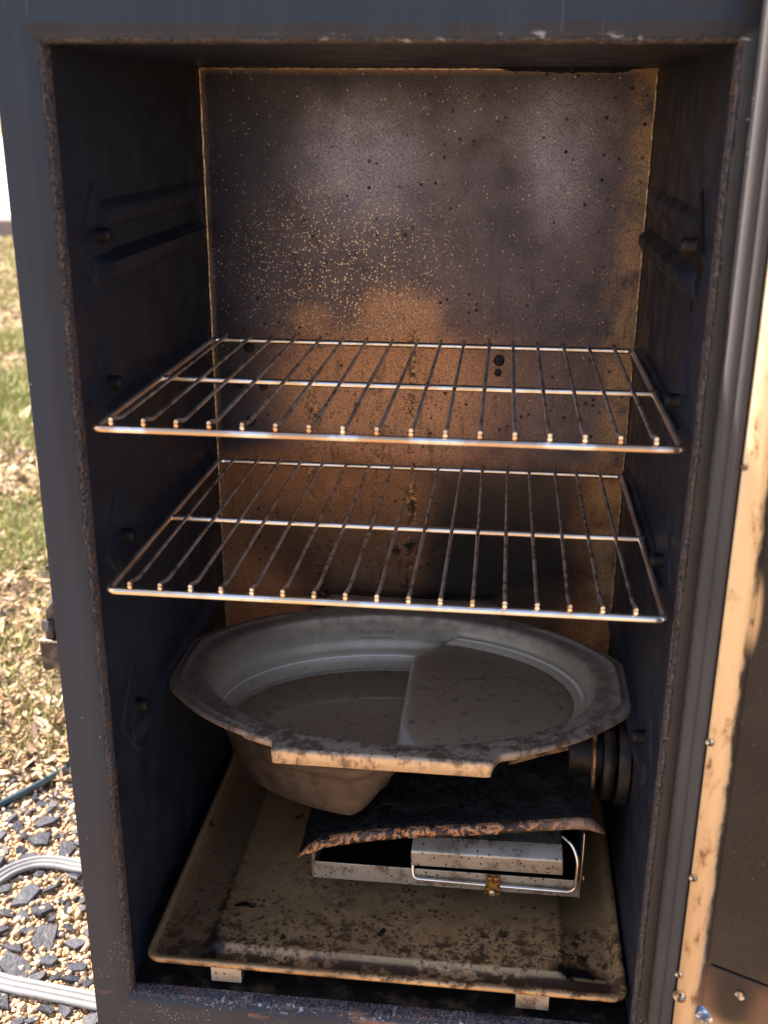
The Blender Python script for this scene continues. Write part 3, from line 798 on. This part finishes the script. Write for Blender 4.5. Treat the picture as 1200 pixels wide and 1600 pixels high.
for s_ in ss_:
    def fn(i, th, s_=s_):
        r_ = ells[i]*s_; x = cx+math.cos(th)*r_; y = cy+math.sin(th)*r_
        return (x, y, z0-.0020-depth(s_, x, y))
    rings.append(ring(fn))
me = rings_mesh('basin', rings)
bas = link('basin', me, M['pan'], pan, smooth='all')
so_ = bas.modifiers.new('sheet', 'SOLIDIFY'); so_.thickness = .0011; so_.offset = 1
so_.offset = -1
# fill line and lettering pressed into the back wall
def wallpt(x, dz):
    u = (x-cx)/ea; s_ = 1-.055*.5
    yy = cy+eb*math.sqrt(max(0, 1-u*u))*(1-.0275); return yy
tube('fill_line', crv([(x, cy+eb*math.sqrt(1-((x-cx)/ea/.977)**2)*.972-.0006, z0-.0225) for x in np.linspace(-.046, -.0145, 7)], 4), .0006, M['pan'], pan, 8)
cu = bpy.data.curves.new('fill_mark', 'FONT'); cu.body = 'MAX  WATER'; cu.size = .0052; cu.extrude = .0005; cu.align_x = 'CENTER'; cu.resolution_u = 2
tmp = bpy.data.objects.new('tmp', cu); C.objects.link(tmp); bpy.context.view_layer.update()
tm = bpy.data.meshes.new_from_object(tmp.evaluated_get(bpy.context.evaluated_depsgraph_get())); bpy.data.objects.remove(tmp)
for vv in tm.vertices:
    x, y, z = vv.co; X_ = -.030+x; Zr = z0-.0185+y*.8
    sl = 1-.034*min(1, max(0, (z0-.002-Zr)/.027))*.62-.0165
    vv.co = (X_, cy+eb*math.sqrt(1-((X_-cx)/ea/sl)**2)*sl-.0002-z*1.0, Zr)
link('fill_mark', tm, M['pan'], pan)

# water lying in both halves
def water(level, test, name, label):
    vs, fs = [], []; idx = {}
    n = 150; step = .0022
    for i in range(-80, 81):
        for j in range(-55, 56):
            x, y = cx+i*step, cy+j*step; s_ = math.hypot((x-cx)/ea, (y-cy)/eb)
            if s_ < .97 and test(x, y, s_) and z0-.002-depth(s_, x, y) < level+.0012: idx[(i, j)] = None
    keep = set(idx); vid = {}
    def vert(i, j):
        if (i, j) not in vid: vid[(i, j)] = len(vs); vs.append((cx+i*step, cy+j*step, level))
        return vid[(i, j)]
    for (i, j) in keep:
        q = [(i, j), (i+1, j), (i+1, j+1), (i, j+1)]
        fs.append(tuple(vert(*k) for k in q))
    o = link(name, mesh(name, vs, fs), M['water'], smooth='all', loc=(cx, cy, level)); o['label'] = label; o['category'] = 'water'; o['kind'] = 'stuff'
water(z0-.055, lambda x, y, s_: x < .02, 'water', 'dark water standing in the deep left half of the oval pan')
water(z0-.0212, lambda x, y, s_: x > .004 and s_ < .955 and depth(s_, x, y) < .0238, 'water', 'shallow puddle of water in the right half of the oval pan')

# ---------------------------------------------------------------- drip tray
tz = -.683
tray = thing('drip_tray', 'shallow rectangular drip tray spattered with brown grease on the smoker floor', 'tray', (.004, .17, -.71))
def rrect(x0, x1, y0, y1, r, z, n=8, m=26):
    pts = []
    cs = [((x1-r, y0+r), -90), ((x1-r, y1-r), 0), ((x0+r, y1-r), 90), ((x0+r, y0+r), 180)]
    for ci, ((px, py), a0) in enumerate(cs):
        for k in range(n+1):
            a = R(a0+90*k/n); pts.append(Vector((px+r*math.cos(a), py+r*math.sin(a), z)))
        nx, ny = cs[(ci+1) % 4][0]; a1 = R(cs[(ci+1) % 4][1]); q = Vector((nx+r*math.cos(a1), ny+r*math.sin(a1), z)); p = pts[-1]
        for k in range(1, m): pts.append(p.lerp(q, k/m))
    return pts
tx0, tx1, ty0, ty1 = -.1900, .1985, .0085, .328
def off(d, r, z): return rrect(tx0+d, tx1-d, ty0+d, ty1-d, r, z)
rings = [off(.0006, .013, tz-.0045), off(.0, .013, tz-.0032), off(.0002, .013, tz-.0012), off(.0012, .012, tz), off(.0028, .011, tz+.0002), off(.0058, .0095, tz-.0008), off(.0078, .0085, tz-.0042), off(.0100, .0075, tz-.0080), off(.0125, .0065, tz-.0092), off(.016, .006, tz-.0094)]
rings.append(rrect(-.168, .1745, .0265, .300, .006, tz-.0092)); rings.append(rrect(-.1450, .1530, .0325, .278, .006, tz-.0088)); rings.append(rrect(-.1428, .1508, .0346, .276, .0055, tz-.0066))
rings.append(rrect(-.1412, .1492, .0362, .2745, .005, tz-.0046)); rings.append(rrect(-.1392, .1472, .0382, .2725, .004, tz-.0040)); rings.append(rrect(-.136, .144, .0415, .269, .003, tz-.0041))
for r_ in rings[3:]:
    for p in r_: p.z += .0005*nz(p.x*14, p.y*14, 1)
me = rings_mesh('tray_sheet', rings)
ts = link('tray_sheet', me, M['tray'], tray, smooth=60)
so_ = ts.modifiers.new('sheet', 'SOLIDIFY'); so_.thickness = .0008; so_.offset = -1
for xa, xb, yy in ((-.1345, -.1095, .0098), (.1115, .1375, .0098)):
    boxes('foot', [(xa, xb, yy, yy+.0012, tz-.0190, tz-.0047), (xa, xb, yy+.0013, yy+.014, tz-.0190, tz-.0178)], M['plated'], tray, bevel=.0003)
for xa in (-.13, .12):
    boxes('foot', [(xa, xa+.02, .30, .3012, -.7098, tz-.0100)], M['plated'], tray)

# ---------------------------------------------------------------- burner with charred deflector
bur = thing('wood_burner', 'wood chip burner under a charred black plate with a rusty bent lip', 'burner', (.06, .16, -.665))
# deflector plate
front = crv([(-.0765, .094, -.6395), (-.058, .093, -.6225), (-.030, .093, -.6135), (.010, .093, -.6050), (.080, .093, -.5950), (.150, .093, -.5835), (.168, .093, -.5830)], 8)
n = len(front); vs = []; fs = []; DY = 26
for j in range(DY+1):
    u = j/DY
    for i, p in enumerate(front):
        w_ = i/(n-1)
        y = .094+u*.150; z = p.z+.004+u*(.008+.036*w_)+.006*math.sin(u*math.pi)*w_
        x = lerp(-.0765, .168, (p.x+.0765)/.2445)*(1)+(.012*u)*(1-w_)*0
        nzv = .0022*nz(x*60, y*60, 0)+.0012*nz(x*160, y*160, 4)+.0035*nz(x*18, y*18, 8)
        vs.append((x, y, z+nzv*min(1, u*8)))
for j in range(DY):
    for i in range(n-1): a = j*n+i; fs.append((a, a+1, a+n+1, a+n))
o = link('deflector_plate', mesh('deflector_plate', vs, fs), M['crust'], bur, smooth='all')
q = o.modifiers.new('sheet', 'SOLIDIFY'); q.thickness = .002; q.offset = -1
sb = o.modifiers.new('sub', 'SUBSURF'); sb.levels = 1; sb.render_levels = 1; sb.subdivision_type = 'SIMPLE'
# bent lip
vs = []; fs = []
lipf = front+[Vector((.1790, .093, -.5890))]
m = len(lipf)
for j in range(4):
    for i, p in enumerate(lipf):
        w_ = i/(m-1); h = (.0078+.0008*nz(i*.5, 0, 0))*sm(w_*7)*(1 if i < m-1 else .15)
        z = p.z+.0045-(.0008 if j else 0)-j/3*h
        if i == m-1: z = p.z+.0008-j*.0006
        vs.append((p.x, .0925-.0022*(j > 0)-.0006*j, z+.0005*nz(p.x*200, j, 0)))
for j in range(3):
    for i in range(m-1): a = j*m+i; fs.append((a, a+1, a+m+1, a+m))
o = link('plate_lip', mesh('plate_lip', vs, fs), M['lip'], bur, smooth=60)
q = o.modifiers.new('sheet', 'SOLIDIFY'); q.thickness = .0016; q.offset = 0
def quadbox(name, a, b, c, d, th, mat, parent, **k):
    """front face a,b,c,d (counter-clockwise seen from the front) pushed back along +y by th"""
    F = [Vector(p) for p in (a, b, c, d)]; B = [p+Vector((0, th, 0)) for p in F]
    return link(name, mesh(name, F+B, [(0,1,2,3), (7,6,5,4), (0,4,5,1), (1,5,6,2), (2,6,7,3), (3,7,4,0)]), mat, parent, **k)
quadbox('front_rail', (-.0652, .0995, -.6645), (.1632, .0995, -.6640), (.1626, .0995, -.6470), (-.0652, .0995, -.6476), .0014, M['plated'], bur, bevel=.0004)
quadbox('tray_floor', (-.0640, .101, -.6640), (.1625, .101, -.6636), (.1625, .101, -.6626), (-.0640, .101, -.6630), .130, M['burnt'], bur)
quadbox('side_plate', (-.0652, .101, -.6640), (-.0640, .101, -.6640), (-.0640, .101, -.6260), (-.0652, .101, -.6300), .11, M['plated'], bur)
quadbox('side_plate', (.1622, .101, -.6640), (.1636, .101, -.6640), (.1640, .101, -.5960), (.1626, .101, -.5960), .11, M['burnt'], bur)
quadbox('back_plate', (-.064, .208, -.6626), (.162, .208, -.6626), (.162, .208, -.600), (-.064, .208, -.612), .0014, M['burnt'], bur)
tube('retaining_wire', [(.1640, .098, -.5975), (.1643, .0985, -.620), (.1636, .0975, -.645), (.1634, .0975, -.6635)], .0007, M['chrome'], bur, 8)
tube('retaining_wire', [(-.0655, .100, -.638), (-.0662, .099, -.650), (-.0655, .099, -.6635)], .0007, M['chrome'], bur, 8)
v, f = tube_vf([(.1650, .096, -.6405), (.1662, .096, -.6405)], .0025, 12); link('rivet', mesh('rivet', v, f), M['screw'], bur, smooth=35)
# metal block with a bevelled upper face
bf = [(.0196, -.6455), (.1494, -.6440), (.1487, -.6290), (.0194, -.6310)]
Fv = [Vector((x, .101, z)) for x, z in bf]; Tp = [Vector((.0205, .112, -.6232)), Vector((.1478, .112, -.6205))]; Bk = [Vector((.0205, .150, -.6240)), Vector((.1478, .150, -.6215)), Vector((.0205, .150, -.648)), Vector((.1478, .150, -.648))]
vs = Fv+Tp+Bk
link('heater_block', mesh('heater_block', vs, [(0,1,2,3), (3,2,5,4), (4,5,7,6), (6,7,9,8), (0,8,9,1), (0,3,4,6,8), (1,9,7,5,2)]), M['plated'], bur, bevel=.0012, bseg=3)
boxes('latch_bar', [(.026, .150, .1005, .1030, -.6532, -.6480)], M['burnt'], bur, bevel=.0004)
tube('wire_handle', arc_path([(.0215, .100, -.6440), (.0220, .0965, -.6550), (.0905, .0955, -.6552), (.1600, .0960, -.6560), (.1605, .0975, -.6250), (.1560, .1030, -.6140), (.1480, .1120, -.6120)], .008, 6), .0015, M['chrome'], bur, 10)
quadbox('clip', (.0835, .0930, -.6635), (.0970, .0930, -.6635), (.0965, .0930, -.6455), (.0850, .0930, -.6455), .0055, M['brass'], bur, bevel=.0012, bseg=3)
v, f = tube_vf([(.0902, .0932, -.6600), (.0902, .0908, -.6600), (.0902, .0900, -.6600)], [.0030, .0028, .0016], 14); link('rivet', mesh('rivet', v, f), M['screw'], bur, smooth=35)
v, f = tube_vf([(.048, .0995, -.6585), (.048, .0980, -.6585), (.048, .0974, -.6585)], [.0036, .0030, .0016], 14); link('rivet', mesh('rivet', v, f), M['brass'], bur, smooth=35)
# burner neck on the right wall
def lathe_x(name, pr, c, mat, seg=40):
    v, f = tube_vf([(x, c[0], c[1]) for x, r in pr], [r for x, r in pr], seg); return link(name, mesh(name, v, f), mat, bur, smooth=40)
cc = (.155, -.552)
lathe_x('neck', [(.150, .026), (.1965, .026)], cc, M['burnt'])
lathe_x('flange', [(.1685, .030), (.1688, .0375), (.1700, .038), (.1712, .0375), (.1715, .030)], cc, M['rusty'])
lathe_x('flange', [(.1770, .029), (.1773, .041), (.1785, .042), (.1850, .042), (.1862, .041), (.1864, .029)], cc, M['burnt'])
lathe_x('flange', [(.1890, .029), (.1892, .0445), (.1900, .045), (.1985, .045), (.1992, .044)], cc, M['burnt'])
v = [(.100, .150, -.560), (.130, .150, -.5490), (.155, .150, -.5400), (.1685, .150, -.5330), (.1690, .150, -.5480), (.150, .150, -.5510), (.125, .150, -.560), (.100, .150, -.570)]
v2 = [(x, y+.002, z) for x, y, z in v]
link('neck_bracket', mesh('neck_bracket', v+v2, [tuple(range(8)), tuple(range(15, 7, -1))]+[(i, (i+1) % 8, 8+(i+1) % 8, 8+i) for i in range(8)]), M['rusty'], bur, bevel=.0004)

# ---------------------------------------------------------------- gravel, slate, litter, grass
def inst_mesh(name, base_v, base_f, P, Rm, Sc, mat, smooth, tag):
    """many small pieces baked into one mesh with numpy"""
    bv = np.array(base_v); bf = np.array(base_f); n = len(P); nv = len(bv); k = bf.shape[1]
    vs = np.einsum('nij,nvj->nvi', Rm, bv[None]*Sc[:, None, :])+P[:, None, :]
    fs = (bf[None]+(np.arange(n)*nv)[:, None, None]).reshape(-1)
    me = bpy.data.meshes.new(name); me.vertices.add(n*nv); me.vertices.foreach_set('co', vs.reshape(-1).astype(np.float32))
    nf = n*len(bf); me.loops.add(nf*k); me.loops.foreach_set('vertex_index', fs.astype(np.int32)); me.polygons.add(nf)
    me.polygons.foreach_set('loop_start', (np.arange(nf)*k).astype(np.int32)); me.polygons.foreach_set('loop_total', np.full(nf, k, np.int32))
    me.polygons.foreach_set('use_smooth', np.full(nf, smooth)); me.update(calc_edges=True); me.validate()
    o = bpy.data.objects.new(name, me); C.objects.link(o); me.materials.append(mat); o['kind'] = 'stuff'; o['label'] = tag[0]; o['category'] = tag[1]
    return o
def rots(n, tilt):
    az = rng.uniform(0, 2*np.pi, n); ti = rng.normal(0, tilt, n); tj = rng.normal(0, tilt, n)
    ca, sa, c1, s1, c2, s2 = np.cos(az), np.sin(az), np.cos(ti), np.sin(ti), np.cos(tj), np.sin(tj); o_, z_ = np.ones(n), np.zeros(n)
    Z = np.stack([ca, -sa, z_, sa, ca, z_, z_, z_, o_], 1).reshape(n, 3, 3); X = np.stack([o_, z_, z_, z_, c1, -s1, z_, s1, c1], 1).reshape(n, 3, 3)
    Y = np.stack([c2, z_, s2, z_, o_, z_, -s2, z_, c2], 1).reshape(n, 3, 3)
    return X @ Y @ Z
bm = bmesh.new(); bmesh.ops.create_icosphere(bm, subdivisions=2, radius=1)
for q in bm.verts: q.co *= 1+.28*nz(*(q.co*1.9)); 
ico2v = [tuple(q.co) for q in bm.verts]; ico2f = [[q.index for q in f_.verts] for f_ in bm.faces]; bm.free()
bm = bmesh.new(); bmesh.ops.create_icosphere(bm, subdivisions=1, radius=1)
for q in bm.verts: q.co *= 1+.35*nz(*(q.co*2.3+Vector((4, 1, 2))))
ico1v = [tuple(q.co) for q in bm.verts]; ico1f = [[q.index for q in f_.verts] for f_ in bm.faces]; bm.free()
def scatter(n, x0, x1, y0, y1):
    return np.stack([rng.uniform(x0, x1, n), rng.uniform(y0, y1, n)], 1)
def edge_y(x): return .535+.03*np.sin(x*23)*.6
p = scatter(72000, -1.15, -.10, -.15, .66)
keep = p[:, 1] < edge_y(p[:, 0])+rng.exponential(.03, len(p)); p = p[keep]; n = len(p)
sc = np.clip(rng.lognormal(math.log(.0019), .42, n), .0009, .0060); Sc = np.stack([sc*rng.uniform(.8, 1.5, n), sc, sc*rng.uniform(.5, .9, n)], 1)
P3 = np.stack([p[:, 0], p[:, 1], G+.004+sc*rng.uniform(.1, 1.2, n)], 1)
inst_mesh('gravel', ico1v, ico1f, P3, rots(n, .4), Sc, M['pebble'], True, ('fine tan gravel spread left of the smoker', 'gravel'))
# slate chips: individual things
chips = []
for k in range(16):
    rr = random.Random(100+k); m = rr.randint(4, 7); el = rr.uniform(.38, .8); pts = []
    for i in range(m):
        a = 2*math.pi*(i+rr.uniform(-.28, .28))/m; q = rr.uniform(.58, 1.2); pts.append((math.cos(a)*q, math.sin(a)*q*el))
    bm = bmesh.new(); h = rr.uniform(.16, .26)
    top = [bm.verts.new((x*.93, y*.93, h+rr.uniform(-.05, .05))) for x, y in pts]; bot = [bm.verts.new((x, y, -.02)) for x, y in pts]
    mid = [bm.verts.new((x*rr.uniform(.98, 1.05), y*rr.uniform(.98, 1.05), h*.5)) for x, y in pts]
    c = bm.verts.new((rr.uniform(-.2, .2), rr.uniform(-.1, .1), h+rr.uniform(-.02, .07)))
    for i in range(m):
        j = (i+1) % m; bm.faces.new((top[i], top[j], c)); bm.faces.new((mid[i], mid[j], top[j], top[i])); bm.faces.new((bot[i], bot[j], mid[j], mid[i]))
    bm.faces.new(bot[::-1]); bmesh.ops.recalc_face_normals(bm, faces=bm.faces)
    me = bpy.data.meshes.new('slate_chip'); bm.to_mesh(me); bm.free(); me.materials.append(M['slate']); chips.append(me)
placed = []
tries = 0
def visx(y): # right limit: hidden behind the cabinet
    return -.2265-(y*.0)+.0 - max(0, (y-.0))*.36
while len(placed) < 230 and tries < 60000:
    tries += 1
    y = random.uniform(.06, .56); x = random.uniform(-.66, -.24)
    left = -.33-.465*y-.07
    if y < .40 and x < -.37-.4*y-.06 or x < left or x > -.225-.36*y+.03: continue
    r_ = random.choice((.008, .010, .013, .015, .018, .022)) if y < .44 else random.choice((.004, .006, .008, .011))
    if any(math.hypot(x-a, (y-b)) < (r_+c)*.82 for a, b, c in placed): continue
    # keep clear of the cord strands
    if abs(y-.361) < .012 and x > -.46: continue
    if abs(y-(.1596+(-.3048-x)*.125)) < .014: continue
    placed.append((x, y, r_))
for x, y, r_ in placed:
    o = bpy.data.objects.new('slate_chip', random.choice(chips)); C.objects.link(o); o.location = (x, y, G+.0082)
    o.scale = (r_*1.2, r_*1.2, r_*random.uniform(.8, 1.2)); o.rotation_euler = (random.gauss(0, .20), random.gauss(0, .20), random.uniform(0, 6.28))
    o['label'] = 'flat angular blue-grey slate chip lying on the tan gravel left of the smoker'; o['category'] = 'stone'; o['group'] = 'slate chips on the gravel'
# leaf litter and wood chips beyond the gravel
def wedge(n, y0, y1, pw=1.6):
    y = y0+(y1-y0)*rng.uniform(0, 1, n)**pw; xl = -.40-.62*y; xr = np.where(y < .4, -.24, -.13-.30*y); x = xl+(xr-xl)*rng.uniform(-.15, 1.1, n)
    return np.stack([x, y], 1)
def behind(n, y0, y1):      # the lawn that only shows from a step to the side
    y = y0+(y1-y0)*rng.uniform(0, 1, n)**1.3; x = -.10-.28*y+(.25+1.1*y)*rng.uniform(0, 1, n)
    return np.stack([x, y], 1)
leafv = [(-1, 0, .12), (-.4, -.42, 0), (.4, -.40, .02), (1, 0, .22), (.4, .42, .06), (-.4, .40, 0), (0, 0, -.10)]
leaff = [(0, 1, 6), (1, 2, 6), (2, 3, 6), (3, 4, 6), (4, 5, 6), (5, 0, 6)]
p = np.concatenate([wedge(34000, .53, 2.2, 1.3), wedge(24000, 1.6, 8.0, 1.2), behind(16000, .5, 8.0)]); n = len(p)
sc = np.clip(rng.lognormal(math.log(.0062), .55, n), .002, .030)*np.clip(.72+p[:, 1]*.22, .7, 1.6); Sc = np.stack([sc*rng.uniform(.8, 1.6, n), sc*rng.uniform(.35, 1, n), sc], 1)
P3 = np.stack([p[:, 0], p[:, 1], G+.004+rng.uniform(0, .012, n)], 1)
inst_mesh('leaf_litter', leafv, leaff, P3, rots(n, .45), Sc, M['leaf'], True, ('dry tan leaf litter and wood chips scattered on the lawn', 'leaves'))
bv = [(-.5, 0, 0), (.5, 0, 0), (.38, .12, .5), (-.38, .12, .5), (.0, .42, 1.0)]
bf = [(0, 1, 2), (0, 2, 3), (3, 2, 4)]
p = np.concatenate([wedge(26000, .56, 1.5, 1.0), wedge(60000, 1.2, 3.6, 1.2), wedge(40000, 3.2, 8.2, 1.2), behind(60000, .5, 8.2)])
gn = np.array([nz(a*2.6, b*2.0, 7) for a, b in p]); keep = rng.uniform(0, 1, len(p)) < np.clip(.45+.4*(p[:, 1]-.7)/1.2, .40, .85)*np.clip(.65+gn*2.2, .08, 1.2); p = p[keep]; n = len(p)
h = rng.uniform(.015, .045, n)*np.clip(.6+p[:, 1]*.3, .6, 1.3); wd = rng.uniform(.0014, .0030, n)*np.clip(.7+p[:, 1]*.4, .8, 2.6); Sc = np.stack([wd, h*rng.uniform(.3, 1.6, n), h], 1)
P3 = np.stack([p[:, 0], p[:, 1], np.full(n, G)], 1)
inst_mesh('grass', bv, bf, P3, rots(n, .35), Sc, M['grass'], False, ('thin yellow-green lawn grass beyond the gravel', 'grass'))

# flat grey cord in a loop on the gravel
path = crv([(-.10, .350, G+.010), (-.25, .352, G+.010), (-.34, .357, G+.011), (-.3947, .3595, G+.012), (-.430, .363, G+.013), (-.458, .357, G+.013), (-.482, .335, G+.012), (-.497, .29, G+.010), (-.490, .235, G+.010),
            (-.460, .192, G+.011), (-.4134, .1735, G+.012), (-.360, .1660, G+.012), (-.3048, .1590, G+.012), (-.24, .150, G+.011), (-.10, .135, G+.010)], 8)
pr = []
for c_ in (-.0066, 0, .0066):
    for a in np.linspace(math.pi*.93, math.pi*.07, 7): pr.append((c_+.0034*math.cos(a), .0036*math.sin(a)))
for c_ in (.0066, 0, -.0066):
    for a in np.linspace(-math.pi*.07, -math.pi*.93, 5): pr.append((c_+.0034*math.cos(a), .0030*math.sin(a)))
vs = []; m = len(pr)
for i, p_ in enumerate(path):
    d_ = (path[min(i+1, len(path)-1)]-path[max(i-1, 0)]).normalized(); sd2 = Vector((d_.y, -d_.x, 0)).normalized(); up = Vector((0, 0, 1))
    for a, b in pr: vs.append(p_-sd2*a*1.08+up*b)
fs = [(i*m+j, i*m+(j+1) % m, (i+1)*m+(j+1) % m, (i+1)*m+j) for i in range(len(path)-1) for j in range(m)]
o = link('extension_cord', mesh('extension_cord', vs, fs), M['vinyl'], smooth=70, loc=(-.4, .25, G)); o['label'] = 'flat ribbed grey cord looped on the slate gravel beside the smoker'; o['category'] = 'cord'
path = crv([(-.95, .05, G+.008), (-.70, .27, G+.010), (-.5485, .4664, G+.012), (-.488, .5624, G+.014), (-.40, .72, G+.012), (-.25, .95, G+.010), (.1, 1.1, G+.009)], 10)
o = tube('power_cable', path, .0046, M['teal'], seg=12, loc=(-.5, .5, G)); o['label'] = 'thin dark teal round cable crossing where the gravel meets the lawn'; o['category'] = 'cable'
# a few large pale leaves on the near litter
